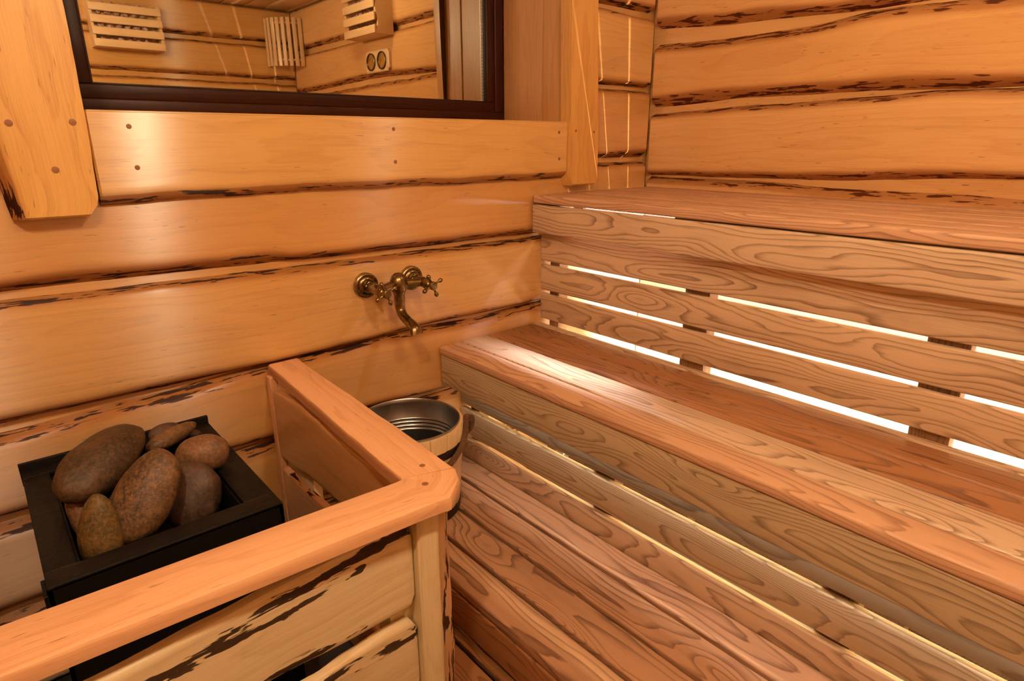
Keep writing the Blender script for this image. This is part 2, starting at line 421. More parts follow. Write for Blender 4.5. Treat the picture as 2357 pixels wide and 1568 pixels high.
add_plank(wr, *fullR, ra[1], ra[0], rt[2], rt[3], putE)
add_plank(wr, *fullR, rb[1], rb[0], ra[2], ra[3], putE)
add_plank(wr, *fullR, rc[1], rc[0], rb[2], rb[3], putE)
add_plank(wr, *fullR, lambda l: -.45, lambda l: -.43, rc[2], rc[3], putE)
add_plank(wr, *fullR, rt[1], rt[0], lambda l: ZC - .01, lambda l: ZC - .001, putE)
add_box(wr, (XR + .001, YB, ZF), (XR + .036, -.003, -.43), 1, .5, None, 1)
tag(wr.build('wall_right', [M['wall_y'], M['cavity']]), kind='structure')

# wall behind the viewer, seen in the window glass
wf = MB()
putS = lambda l, z, d: (l, YB - d, z)
add_box(wf, (XL - .2, YB - .2, ZF), (XR + .2, YB - .036, ZC), 0, .5)
fs = [seam(flat(a), flat(b), flat(c), .014, 20 + i, .006) for i, (a, b, c) in enumerate(((.70, .68, .64), (.455, .435, .39), (.16, .14, .11), (-.12, -.14, -.17), (-.4, -.42, -.45)))]
prev = (lambda l: ZC - .01, lambda l: ZC - .001)
for sm in fs:
    add_plank(wf, XL, XR, sm[1], sm[0], *prev, putS); prev = (sm[2], sm[3])
add_plank(wf, XL, XR, lambda l: ZF + .001, lambda l: ZF + .01, *prev, putS)
tag(wf.build('wall_front', M['wall_x']), kind='structure')
wl = MB()
putW = lambda l, z, d: (XL - d, -l, z)
add_box(wl, (XL - .2, YB - .2, ZF), (XL - .036, .03, ZC), 0, .5, None, 1)
prev = (lambda l: ZC - .01, lambda l: ZC - .001)
for i, (a, b, c) in enumerate(((.62, .60, .57), (.32, .30, .27), (.04, .02, -.01), (-.27, -.29, -.32), (-.55, -.57, -.60))):
    sm = seam(flat(a), flat(b), flat(c), .014, 40 + i, .006)
    add_plank(wl, 0.0, -YB, sm[1], sm[0], *prev, putW); prev = (sm[2], sm[3])
add_plank(wl, 0.0, -YB, lambda l: ZF + .001, lambda l: ZF + .01, *prev, putW)
tag(wl.build('wall_left', M['wall_y']), kind='structure')

cb = MB(); x = XL - .2
add_box(cb, (XL - .2, YB - .2, ZC + .02), (XR + .2, .42, ZC + .1), 1)
while x < XR + .2:
    add_board(cb, (x, YB - .19, ZC), (0, 1, 0), (1, 0, 0), (0, 0, 1), -YB + .6, .142, .022, .006); x += .150
tag(cb.build('ceiling', [M['ceil'], M['dark']]), kind='structure')
fb = MB(); add_box(fb, (XL - .2, YB - .2, ZF - .1), (XR + .2, .42, ZF))
tag(fb.build('floor', M['floor']), kind='structure')

# ------------------------------------------------------------------ window
win = empty('window_1', ((WX0 + WX1) / 2, WY, WZ0)); tag(win, kind='structure')
def frame_ring(mb, x0, x1, z0, z1, w, y0, y1, r=.004):
    add_board(mb, (x0, y0, z0), (1, 0, 0), (0, 0, 1), (0, 1, 0), x1 - x0, w, y1 - y0, r, endr=.001)
    add_board(mb, (x0, y0, z1 - w), (1, 0, 0), (0, 0, 1), (0, 1, 0), x1 - x0, w, y1 - y0, r, endr=.001)
    add_board(mb, (x0, y0, z0 + w), (0, 0, 1), (1, 0, 0), (0, 1, 0), z1 - z0 - 2 * w, w, y1 - y0, r, endr=.001)
    add_board(mb, (x1 - w, y0, z0 + w), (0, 0, 1), (1, 0, 0), (0, 1, 0), z1 - z0 - 2 * w, w, y1 - y0, r, endr=.001)
m = MB(); frame_ring(m, WX0, WX1, WZ0, WZ1 + .03, .040, WY, WY + .07); m.build('frame', M['frame'], win)
m = MB(); frame_ring(m, WX0 + .038, WX1 - .038, WZ0 + .038, WZ1, .036, WY + .006, WY + .07); m.build('sash', M['frame'], win)
gx0, gx1, gz0, gz1 = WX0 + .073, WX1 - .073, WZ0 + .073, WZ1 - .035
m = MB(); frame_ring(m, gx0, gx1, gz0, gz1, .004, WY + .014, WY + .024, .001); m.build('gasket', M['gasket'], win)
m = MB(); add_box(m, (gx0, WY + .022, gz0), (gx1, WY + .026, gz1)); m.build('pane', M['glass'], win, False)
m = MB()
for k in range(60):
    z = gz0 + .004 + k * (gz1 - gz0) / 60
    add_box(m, (gx1 - .016, WY + .0205, z), (gx1 - .007, WY + .0217, z + .009))
m.build('spacer', M['spacer'], win, False)
m = MB(); add_box(m, (WX0 - .05, WY + .075, WZ0 - .05), (WX1 + .05, WY + .10, WZ1 + .05)); m.build('dark_backing', M['dark'], win, False)
m = MB(); add_board(m, (WX1, WY - .001, WZ0), (0, 0, 1), (0, -1, 0), (1, 0, 0), WZ1 - WZ0, .205, .019, .002)
m.build('jamb_board', M['jamb'], win)
m = MB(); add_board(m, (WX1 - .003, .108, WZ0), (0, 0, 1), (0, -1, 0), (1, 0, 0), WZ1 - WZ0, .108, .022, .003)
m.build('jamb_board', M['jamb'], win)
m = MB(); add_board(m, (WX0 - .019, WY - .001, WZ0), (0, 0, 1), (0, -1, 0), (1, 0, 0), WZ1 - WZ0, WY - .002, .019, .002)
m.build('jamb_board', M['jamb'], win)
m = MB(); add_board(m, (WX0 - .003, -.026, WZ0 - .022), (1, 0, 0), (0, 1, 0), (0, 0, 1), WX1 - WX0 + .003, WY + .026, .0215, .004, n=20)
m.build('sill', M['wall_x'], win)

def add_livetrim(mb, l0, l1, lo, hi, put, th, eh=1.0, el=1.0, n=60, tint=None, endchamfer=0.0):
    """casing board standing proud of the wall: lo/hi are its two edges as functions of l, natural bevel on each where el/eh > 0"""
    seed = gseed(.06, .12); tint = random.random() if tint is None else tint
    vs, gs, es = [], [], []
    ls = [l0, l0, l0 + .004] + [l0 + .004 + (l1 - l0 - .008) * i / n for i in range(1, n)] + [l1 - .004, l1, l1]
    for q, l in enumerate(ls):
        A, B = lo(l), hi(l); w = B - A
        d0 = 0 if q in (0, len(ls) - 1) else (th - .005 if q in (1, len(ls) - 2) else th)
        bl, bh = .004 + .018 * el, .004 + .018 * eh
        prof = [(A - bl * .0, 0, el), (A, th * .25, el), (A + bl * .45, th * .72, el * .95), (A + bl * .85, th - .002, el * .7), (A + bl, th, el * .4), (A + bl + .015, th, 0)]
        prof += [(A + bl + .015 + (w - bl - bh - .03) * k / 5, th, 0) for k in range(1, 5)]
        prof += [(B - bh - .015, th, 0), (B - bh, th, eh * .4), (B - bh * .85, th - .002, eh * .7), (B - bh * .45, th * .72, eh * .95), (B, th * .25, eh), (B, 0, eh)]
        for (a, d, e) in prof:
            vs.append(put(l, a, min(d, d0))); gs.append((l + seed[0], a - (A + B) / 2 + seed[1], d + seed[2])); es.append(e)
    k = 16
    fs = [(i * k + j, i * k + j + 1, (i + 1) * k + j + 1, (i + 1) * k + j) for i in range(len(ls) - 1) for j in range(k - 1)]
    mb.add(vs, fs, gs, es, 0, tint); return mb
def pegs(parent, pts, nrm, r=.0052):
    for p in pts:
        m = MB(); add_lathe(m, [(r, -.004), (r, .0003), (r * .6, .0008)], p, nrm, 14); m.build('peg', M['peg'], parent)

tr3 = empty('trim_3', (.9, 0, -.03)); tag(tr3, kind='structure')
wlo = wav(61, .004); blo = interp([(.2, -.127), (.6, -.121), (.95, -.121), (1.3, -.124), (1.6, -.120)])
add_livetrim(MB(), .215, 1.587, lambda l: blo(l) + wlo(l), lambda l: WZ0 - .001, lambda l, a, d: (l, -d, a), .032, 0, 1.0, tint=.05).build('sill_board', M['wall_x'], tr3)
pegs(tr3, [(x, -.032, z) for x, z in ((.289, .030), (.291, -.052), (.914, .031), (.914, -.054), (1.545, .027), (1.548, -.058))], (0, -1, 0))
tr1 = empty('trim_1', (.145, 0, -.143)); tag(tr1, kind='structure')
wl_ = wav(65, .004); we_ = wav(68, .002)
el1 = interp([(-.144, .064), (-.10, .060), (-.03, .052), (.1, .040), (.8, .035)]); er1 = interp([(-.144, .192), (-.128, .207), (-.11, .212), (.06, .218), (.8, .221)])
add_livetrim(MB(), -.144, WZ1 + .09, lambda l: el1(l) + wl_(l), lambda l: er1(l) + we_(l), lambda l, a, d: (a, -d, l), .05, .0, 1.0).build('casing', M['trim_v'], tr1)
pegs(tr1, [(.092, -.05, .033), (.191, -.05, .036), (.147, -.05, -.052)], (0, -1, 0), .0065)
tr2 = empty('trim_2', (1.66, 0, -.148)); tag(tr2, kind='structure')
el2 = interp([(-.148, 1.600), (-.13, 1.590), (-.11, 1.586), (.5, 1.574)]); er2 = interp([(-.148, 1.722), (-.13, 1.733), (.5, 1.706)])
add_livetrim(MB(), -.148, WZ1 + .09, lambda l: el2(l), lambda l: er2(l) + we_(l) * .6, lambda l, a, d: (a, -d, l), .045, .0, .0).build('casing', M['trim_v'], tr2)
pegs(tr2, [(1.612, -.045, .032), (1.703, -.045, .029)], (0, -1, 0), .0045)

# ------------------------------------------------------------------ benches
YE, YN = -.006, -2.56                     # bench ends: at the window wall and at the wall behind the viewer
LN = YE - YN
D_ = (0, -1, 0)
ub = empty('upper_bench', (1.76, -1.28, ZF)); tag(ub, 'upper slatted wooden bench against the right log wall, glowing white gaps in its front', 'bench')
xs = [1.452, 1.536, 1.643, 1.750, 1.857, 1.964, 2.0748]
for i in range(6):
    board('seat_board', ub, M['ash_rose'], (xs[i], YE, -.200), D_, (1, 0, 0), (0, 0, 1), LN, xs[i + 1] - xs[i] - .0055, .027, .006, n=12, tint=.2 + .1 * i, seed=(3.1 * i, .01, .045 - .07 * (i % 2), .004, .012))
board('apron_board', ub, M['ash'], (1.471, YE, -.2985), D_, (0, 0, 1), (-1, 0, 0), LN, .0943, .022, .005, n=12, tint=.1, seed=(10.4, -.012, .030, .010, .006))
rs = [(-.400, 4.6, .012, .024), (-.5045, 22.8, -.01, .05), (-.6095, 36.1, .02, .028)]
for i, (z, sl, sa, sb) in enumerate(rs):
    board('riser_board', ub, M['ash'], (1.510, YE, z), D_, (0, 0, 1), (-1, 0, 0), LN, .1015 if i == 0 else .0920, .018, .005, n=12, tint=.15 + .3 * i, seed=(sl, sa, sb, .006, .008))
posts_y = (-.035, -.588, -1.198, -1.81, -2.42)
for y in posts_y:
    board('support_post', ub, M['frame_post'], (1.5115, y, ZF), (0, 0, 1), (0, -1, 0), (1, 0, 0), 1.018, .08 if y < -.1 else .045, .045, .002)
    board('bearer', ub, M['frame_post'], (1.60, y - .02, -.262), (1, 0, 0), (0, -1, 0), (0, 0, 1), .465, .045, .06, .002)

board('batten', ub, M['frame_post'], (1.4725, -.56, -.224), D_, (1, 0, 0), (0, 0, 1), 1.99, .018, .0235, .001)  # added out of sight: blocks cavity light from the gap above the apron
board('bounce_panel', ub, M['cavity'], (1.562, -.0055, ZF + .002), (0, 0, 1), (1, 0, 0), (0, 1, 0), 1.015, .50, .004, .001)  # added pale liner, bounces light so the gaps stay white near the wall
board('leak_blocker', ub, M['frame_post'], (1.4715, YE, -.292), D_, (1, 0, 0), (0, 0, 1), .11, .018, .088, .001)  # added out of sight: stops strip light leaking onto the window wall
lb = empty('lower_bench', (1.27, -1.28, ZF)); tag(lb, 'lower slatted wooden bench, one seat level below, between the upper bench and the deck', 'bench')
xs = [(1.050, 1.1325, 'ash_rose', .35), (1.1365, 1.2455, 'ash_gloss', .1), (1.2495, 1.3505, 'ash_dark', .2), (1.3545, 1.4525, 'ash_dark', .8), (1.4565, 1.512, 'ash', .3)]
for i, (a, b, mt, ti) in enumerate(xs):
    x1 = b if i < 4 else 1.489
    board('seat_board', lb, M[mt], (a, YE, -.650), D_, (1, 0, 0), (0, 0, 1), LN, x1 - a, .027, .006, n=12, tint=ti, seed=(7.7 * i + 2, .02 - .01 * i, (.045, .04, .05, .03, .03)[i], .006, .010))
board('apron_board', lb, M['ash_grey'], (1.076, YE, -.752), D_, (0, 0, 1), (-1, 0, 0), LN, .1005, .022, .006, n=12, tint=.3, seed=(50.3, .01, .022, .004, .006))
for i, (z, mt, sl, sb) in enumerate(((-.837, 'ash_cool_lit', 3, .08), (-.9465, 'ash_grey', 61.5, .022), (-1.0435, 'ash', 18, .10))):
    zt = (-.735, -.851, -.9595)[i]
    board('riser_board', lb, M[mt], (1.146, YE, z), D_, (0, 0, 1), (-1, 0, 0), LN, zt - z, .020, .006, n=12, tint=.4 + .2 * i, seed=(sl, .01, sb, .006, .008))
for y in posts_y:
    board('support_post', lb, M['frame_post'], (1.149, y, ZF), (0, 0, 1), (0, -1, 0), (1, 0, 0), .568, .07 if y < -.1 else .045, .04, .002)

pd = empty('step_platform', (.92, -1.28, ZF)); tag(pd, 'low wooden step deck of long brown boards in front of the lower bench', 'step')
xs = [(.722, .808), (.819, .913), (.924, 1.024), (1.034, 1.124)]
for i, (a, b) in enumerate(xs):
    board('deck_board', pd, M['deck'], (a, YE, -1.058), D_, (1, 0, 0), (0, 0, 1), LN, b - a, .028, .005, n=12, tint=(.15, .35, .6, .85)[i], seed=(9.3 * i + 5, .012 - .01 * i, (.03, .055, .024, .07)[i], .010, .012))
board('fascia_board', pd, M['ash_dark'], (.740, YE, -1.160), D_, (0, 0, 1), (-1, 0, 0), LN, .0995, .020, .005, n=12, tint=.5, seed=(40, .01, .03, .006, .01))
for y in posts_y:
    board('joist', pd, M['frame_post'], (.745, y, ZF), (1, 0, 0), (0, -1, 0), (0, 0, 1), .40, .045, .160, .002)
dk = empty('duckboard', (.65, -1.4, ZF)); tag(dk, 'dark slatted duckboard lying on the floor at the foot of the step', 'duckboard')
for k, (a, b) in enumerate(((.565, .612), (.624, .699), (.711, .738))):
    board('slat', dk, M['ash_dark'], (a, -.10, -1.205), D_, (1, 0, 0), (0, 0, 1), 2.4, b - a, .018, .003, tint=.9, n=8)
for y in (-.2, -1.2, -2.3):
    board('batten', dk, M['ash_dark'], (.57, y, ZF), (1, 0, 0), (0, -1, 0), (0, 0, 1), .165, .04, .0145, .002)

# light strips under the benches
def strip(x, z, up, label, mat, y0=-.075, y1=-2.5, baffle=False):
    e = empty('light_strip', (x, (y0 + y1) / 2, z)); tag(e, label, 'light')
    m = MB(); add_box(m, (x - .012, y1, z - .003 * up), (x + .012, y0, z + .003 * up))
    if baffle: add_box(m, (x - .030, y1, z), (x - .026, y0, z + .062))
    m.build('channel', M['frame_post'], e, False)
    m = MB(); add_box(m, (x - .008, y1 + .01, z + .0032 * up), (x + .008, y0 - .01, z + .009 * up)); m.build('diffuser', mat, e, False)
strip(2.030, ZF + .003, 1, 'lit light strip on the floor along the wall under the upper bench', M['led'], baffle=True)
strip(1.557, -.2037, -1, 'short cold white light strip behind the upper bench apron, window wall end', M['led_cold'], -.150, -.575)
al = bpy.data.lights.new('seat_patch_light', 'AREA'); al.shape = 'RECTANGLE'; al.size = .014; al.size_y = .42; al.energy = 2.4; al.color = (.86, .86, 1); al.spread = math.radians(44)  # narrow area light added to the cold strip, casts the pale seat patch
alo = bpy.data.objects.new('seat_patch_light', al); COL.objects.link(alo); alo.location = (1.557, -.40, -.2125); alo.rotation_euler = (0, math.radians(41.8), 0)
strip(1.490, -.6535, -1, 'lit light strip under the seat of the lower bench, behind its gaps', M['led_soft'])
strip(1.102, -.6535, -1, 'lit light strip tucked behind the front apron of the lower bench', M['led_cool'])
e = empty('light_strip', (1.62, -1.28, ZF)); tag(e, 'added hidden light strip on the floor washing the wall behind the upper bench gaps', 'light')  # added unseen strip: brightens the cavity wall so the gaps read white
m = MB(); add_box(m, (1.585, -2.5, ZF), (1.590, -.08, ZF + .062)); add_box(m, (1.590, -2.5, ZF + .057), (1.621, -.08, ZF + .062)); m.build('channel', M['frame_post'], e, False)
m = MB(); add_box(m, (1.596, -2.48, ZF + .024), (1.603, -.10, ZF + .031)); m.build('diffuser', M['led_wash'], e, False)

# ------------------------------------------------------------------ heater guard
hg = empty('heater_guard', (.5, -.6, ZF)); tag(hg, 'low wooden guard fence with live edge planks around the black sauna heater', 'fence')
def add_rail(mb, inner, outer, ztop, th, seed, tint):
    """top rail from two plan outlines (lists of xy, same count)"""
    vs, gs, es = [], [], []; n = len(inner); L = 0
    for i in range(n):
        a, b = V((*inner[i], 0)), V((*outer[i], 0))
        if i: L += ((V((*inner[i], 0)) + V((*outer[i], 0))) * .5 - (V((*inner[i - 1], 0)) + V((*outer[i - 1], 0))) * .5).length
        u = (b - a).normalized(); w = (b - a).length
        for (s, z, e) in ((.001, -th, .5), (0, -th * .5, .6), (.001, -.006, .6), (.003, -.002, .3), (.007, 0, 0), (w * .5, 0, 0), (w - .007, 0, 0), (w - .003, -.002, .0), (w - .001, -.006, .0), (w, -th * .5, 0), (w - .001, -th, 0)):
            p = a + u * s; vs.append((p.x, p.y, ztop + z)); gs.append((L + seed, s - w / 2 + .01 + .02 * L, z + .07)); es.append(e)
    k = 11
    fs = [(i * k + j, i * k + (j + 1) % k, (i + 1) * k + (j + 1) % k, (i + 1) * k + j) for i in range(n - 1) for j in range(k)]
    fs += [tuple(range(k)), tuple((n - 1) * k + j for j in range(k))]
    mb.add(vs, fs, gs, es, 0, tint); return mb
N_ = 26; i1, o1 = [], []
wA, wB = wav(81, .004), wav(84, .004)
for k in range(N_ + 1):
    s = k / N_
    i1.append((.513 - .040 * s + (wA(s * .8) if 0 < k < N_ else 0), -.003 - .727 * s))
    o1.append((.598 - .029 * s + (wB(s * .8) if 0 < k < N_ else 0), -.003 - .757 * s))
ra1 = add_rail(MB(), i1, o1, -.556, .027, 4.0, .3).build('top_rail', M['rail'], hg)
i2, o2 = [], []
for k in range(N_ + 1):
    s = k / N_
    xi = .4725 - .915 * s; xo = .548 - .990 * s
    i2.append((xi, -.7305 + .047 * s)); o2.append((xo, -.833 + .047 * s))
# corner of the front rail is cut back
o2[0] = (.5685, -.7625); o2.insert(1, (.553, -.795)); i2.insert(1, (.468, -.7302)); o2.insert(2, (.507, -.834)); i2.insert(2, (.462, -.730))
o2.pop(3); i2.pop(3)
ra2 = add_rail(MB(), i2, o2, -.556, .025, 15.0, .7).build('top_rail', M['rail'], hg)
pegs(ra1, [(.527, -.716, -.556)], (0, 0, 1), .0055); pegs(ra2, [(.496, -.772, -.556)], (0, 0, 1), .0058)
# corner post with one natural bark side
def add_prism(mb, poly, z0, z1, n=14, edge=None, wob=None, seed=2.0, tint=.5):
    vs, gs, es = [], [], []; k = len(poly)
    for i in range(n + 1):
        z = z0 + (z1 - z0) * i / n
        for j, (x, y, e) in enumerate(poly):
            dx = wob(z + j * .13) * e if wob else 0
            vs.append((x + dx, y - dx, z)); gs.append((z + seed, x - .5 + .01, y + .86)); es.append(e)
    fs = [(i * k + j, i * k + (j + 1) % k, (i + 1) * k + (j + 1) % k, (i + 1) * k + j) for i in range(n) for j in range(k)]
    fs += [tuple(range(k)), tuple(n * k + j for j in range(k))]
    mb.add(vs, fs, gs, es, 0, tint); return mb
post = [(.415, -.722, 0), (.415, -.766, 0), (.4575, -.766, 0), (.4575, -.800, 0), (.462, -.804, 0), (.490, -.806, 0), (.497, -.803, .1), (.503, -.797, .8), (.517, -.786, 1), (.528, -.782, .95), (.541, -.768, 1), (.549, -.752, .8), (.551, -.740, .3), (.551, -.722, 0)]
add_prism(MB(), post, ZF, -.583, 26, wob=wav(90, .007)).build('corner_post', M['post'], hg)
add_prism(MB(), [(-.43, -.70, 0), (-.43, -.766, 0), (-.38, -.766, 0), (-.38, -.70, 0)], ZF, -.583, 4).build('end_post', M['post'], hg)

def guard_plank(parent, l0, l1, lo, hi, put, th, streaks, mat, seed, tint, crn=.02, name='plank'):
    """flat plank with rounded corners, wavy live edges and dark inclusions running along it"""
    n = 90; m_ = 18; vs, gs, es = [], [], []
    for side in (0, 1):
        for i in range(n + 1):
            l = l0 + (l1 - l0) * i / n
            A, B = lo(l), hi(l)
            q = min(l - l0, l1 - l)
            ins = crn - math.sqrt(max(crn * crn - (crn - q) ** 2, 0)) if q < crn else 0
            for j in range(m_ + 1):
                s = j / m_; s = .5 - .5 * math.cos(PI * s) if True else s
                a = A + ins + (B - A - 2 * ins) * s
                dv = min(a - A - ins, B - a - ins, max(q, 0)); bev = max(0, .008 - dv)
                d = (th - bev * bev * 70) if side == 0 else 0
                vs.append(put(l, a, d)); gs.append((l + seed, a - (A + B) / 2 + .015 * math.sin(seed), d + .05))
                e = 0
                for st in streaks: e = max(e, 1 - abs(a - st[0](l)) / st[1]) if st[2] < l < st[3] else e
                es.append(max(0, e))
    k = m_ + 1; off = (n + 1) * k; fs = []
    for i in range(n):
        for j in range(m_):
            a = i * k + j
            fs.append((a, a + 1, a + k + 1, a + k)); fs.append((off + a, off + a + k, off + a + k + 1, off + a + 1))
    rim = [i * k for i in range(n + 1)] + [n * k + j for j in range(1, k)] + [i * k + m_ for i in range(n - 1, -1, -1)] + [j for j in range(m_ - 1, 0, -1)]
    for a, b in zip(rim, rim[1:] + rim[:1]): fs.append((a, b, off + b, off + a))
    mb = MB(); mb.add(vs, fs, gs, es, 0, tint)
    return mb.build(name, mat, parent, True, 50)
putF = lambda l, a, d: (l, -.770 - d, a)
w3, w4, w5 = wav(101, .004), wav(104, .004), wav(107, .005)
p1hi = interp([(-.43, -.655), (-.2, -.645), (-.014, -.634), (.14, -.622), (.243, -.613), (.40, -.606), (.462, -.612)])
p1lo = interp([(-.43, -.770), (.207, -.769), (.295, -.771), (.398, -.772), (.471, -.774)])
stk = interp([(-.1, -.660), (.02, -.668), (.16, -.650), (.25, -.628), (.34, -.622), (.46, -.618)])
stk2 = interp([(-.1, -.70), (.2, -.668), (.30, -.655), (.46, -.640)])
guard_plank(hg, -.42, .4555, lambda l: p1lo(l) + w3(l), lambda l: p1hi(l) + w4(l) * .6, putF, .020,
            [(lambda l: stk(l) - .006 + w5(l * 2) * 1.6, .021, -.05, .40), (lambda l: stk2(l), .010, .1, .36), (lambda l: -.760, .012, .0, .36), (lambda l: -.616, .012, .36, .47)], M['guard'], 3.0, .3)
p2hi = interp([(-.43, -.825), (.269, -.815), (.325, -.804), (.396, -.799), (.459, -.803)])
guard_plank(hg, -.42, .4555, lambda l: -.965 + w4(l), lambda l: p2hi(l) + w3(l), putF, .020,
            [(lambda l: -.830 + w5(l), .022, .28, .46)], M['guard'], 23.0, .6)
guard_plank(hg, -.42, .4555, lambda l: -1.16 + w4(l + 3), lambda l: -1.0 + w3(l + 4), putF, .020, [], M['guard'], 43.0, .5)
# side panel towards the bucket: backing boards on the wall side and rounded planks on the heater side
m = MB(); add_board(m, (.524, -.006, ZF), (0, 0, 1), (0, -1, 0), (1, 0, 0), -.583 - ZF, .19, .024, .003); m.build('wall_stile', M['post'], hg)
m = MB(); add_board(m, (.504, -.006, ZF), (0, 0, 1), (0, -1, 0), (1, 0, 0), -.583 - ZF, .024, .0205, .003); m.build('edge_strip', M['rail'], hg)
putG = lambda l, a, d: (.5235 - d, -l, a)
q1hi = interp([(.04, -.612), (.2, -.602), (.30, -.607), (.377, -.614), (.526, -.618), (.70, -.622)])
q1lo = interp([(.04, -.806), (.12, -.806), (.213, -.790), (.365, -.784), (.70, -.79)])
guard_plank(hg, .034, .712, lambda l: q1lo(l) + w3(l) * .6, lambda l: q1hi(l) + w4(l) * .6, putG, .019, [], M['jamb'], 5.0, .2)
q2hi = interp([(.04, -.834), (.15, -.846), (.29, -.842), (.7, -.85)])
guard_plank(hg, .034, .712, lambda l: -1.02 + w3(l), lambda l: q2hi(l) + w4(l), putG, .019, [(lambda l: q2hi(l) - .003, .014, .08, .3)], M['rail'], 9.0, .8)
guard_plank(hg, .034, .712, lambda l: -1.19 + w3(l), lambda l: -1.05 + w4(l), putG, .019, [], M['rail'], 19.0, .5)

# ------------------------------------------------------------------ heater and stones
ht = empty('sauna_heater', (.16, -.30, ZF)); tag(ht, 'black steel sauna heater box filled with river stones', 'heater')
hx0, hx1, hy0, hy1, hz = -.024, .335, -.530, -.063, -.640
m = MB(); iw, fw, rw, bw = .044, .046, .055, .045
T_ = .006
for lo, hi in (((hx0, hy0, ZF + .08), (hx0 + T_, hy1, hz - .004)), ((hx1 - T_, hy0, ZF + .08), (hx1, hy1, hz - .004)),
               ((hx0, hy0, ZF + .08), (hx1, hy0 + T_, hz - .004)), ((hx0, hy1 - T_, ZF + .08), (hx1, hy1, hz - .004)), ((hx0, hy0, ZF + .08), (hx1, hy1, ZF + .09))):
    add_box(m, lo, hi)
m.build('body', M['black'], ht, False)
m = MB()
for lo, ld, ad, ln, wd in (((hx0, hy0, hz - .008), (1, 0, 0), (0, 1, 0), hx1 - hx0, fw), ((hx0, hy1 - bw, hz - .008), (1, 0, 0), (0, 1, 0), hx1 - hx0, bw),
                           ((hx0, hy0 + fw, hz - .008), (0, 1, 0), (1, 0, 0), hy1 - hy0 - fw - bw, iw), ((hx1 - rw, hy0 + fw, hz - .008), (0, 1, 0), (1, 0, 0), hy1 - hy0 - fw - bw, rw)):
    add_board(m, lo, ld, ad, (0, 0, 1), ln, wd, .008, .0015)
add_board(m, (hx0 - .002, hy1 - .006, hz - .035), (1, 0, 0), (0, 1, 0), (0, 0, 1), hx1 - hx0 + .004, .008, .05, .0015)
add_board(m, (hx0 - .006, hy0 - .004, hz - .045), (0, 1, 0), (1, 0, 0), (0, 0, 1), .05, .006, .035, .0015)
m.build('top_frame', M['black'], ht)
m = MB()
for a, b in (((hx0 + iw, hy0 + fw), (hx1 - rw, hy0 + fw + .004)), ((hx0 + iw, hy1 - bw - .004), (hx1 - rw, hy1 - bw)),
             ((hx0 + iw, hy0 + fw), (hx0 + iw + .004, hy1 - bw)), ((hx1 - rw - .004, hy0 + fw), (hx1 - rw, hy1 - bw))):
    add_box(m, (*a, hz - .16), (*b, hz - .009))
add_box(m, (hx0 + iw, hy0 + fw, hz - .164), (hx1 - rw, hy1 - bw, hz - .16))
m.build('stone_tray', M['black'], ht, False)
for x in (hx0 + .03, hx1 - .06):
    for y in (hy0 + .03, hy1 - .06):
        m = MB(); add_box(m, (x, y, ZF), (x + .03, y + .03, ZF + .081)); m.build('leg', M['black'], ht, False)

def stone(name, P0, P1, r, flatn, squash, mat, label, taper=0.0, seed=0.0, bumpy=.10, bulge=0.0, power=2.2):
    """river stone between two end points; r = half width, squash = thickness ratio along flatn, taper moves the belly"""
    P0, P1 = V(P0), V(P1); c = (P0 + P1) / 2; ax = P1 - P0; L = ax.length / 2; ax.normalize()
    f = V(flatn); f = (f - ax * f.dot(ax)).normalized(); w = ax.cross(f)
    nu, nv = 48, 32; vs, gs = [], []
    for i in range(nv + 1):
        th = PI * i / nv; tt = -math.cos(th)
        pr = (1 - abs(tt) ** power) ** (1 / power) * (1 + taper * tt) 
        for j in range(nu):
            a = 2 * PI * j / nu
            d = V((tt * L, math.cos(a) * pr * r, math.sin(a) * pr * r * squash))
            q = V((d.x / L + seed, d.y / r, d.z / r))
            k = 1 + bumpy * (noise.noise(q * .9) + .45 * noise.noise(q * 2.1)) + .008 * noise.noise(q * 9)
            d *= k; d.y += bulge * r * (1 - tt * tt)
            p = c + ax * d.x + w * d.y + f * d.z
            vs.append(p); gs.append(p + V((seed * 3, 0, 0)))
    fs = [(i * nu + j, i * nu + (j + 1) % nu, (i + 1) * nu + (j + 1) % nu, (i + 1) * nu + j) for i in range(nv) for j in range(nu)]
    mb = MB(); mb.add(vs, fs, gs); o = mb.build(name, mat, None, True, 180)
    bm = bmesh.new(); bm.from_mesh(o.data); bmesh.ops.remove_doubles(bm, verts=bm.verts, dist=1e-5); bm.to_mesh(o.data); bm.free()
    return tag(o, label, 'stone', 'stones on the heater')
CAMD = (.5, .8, -.35)
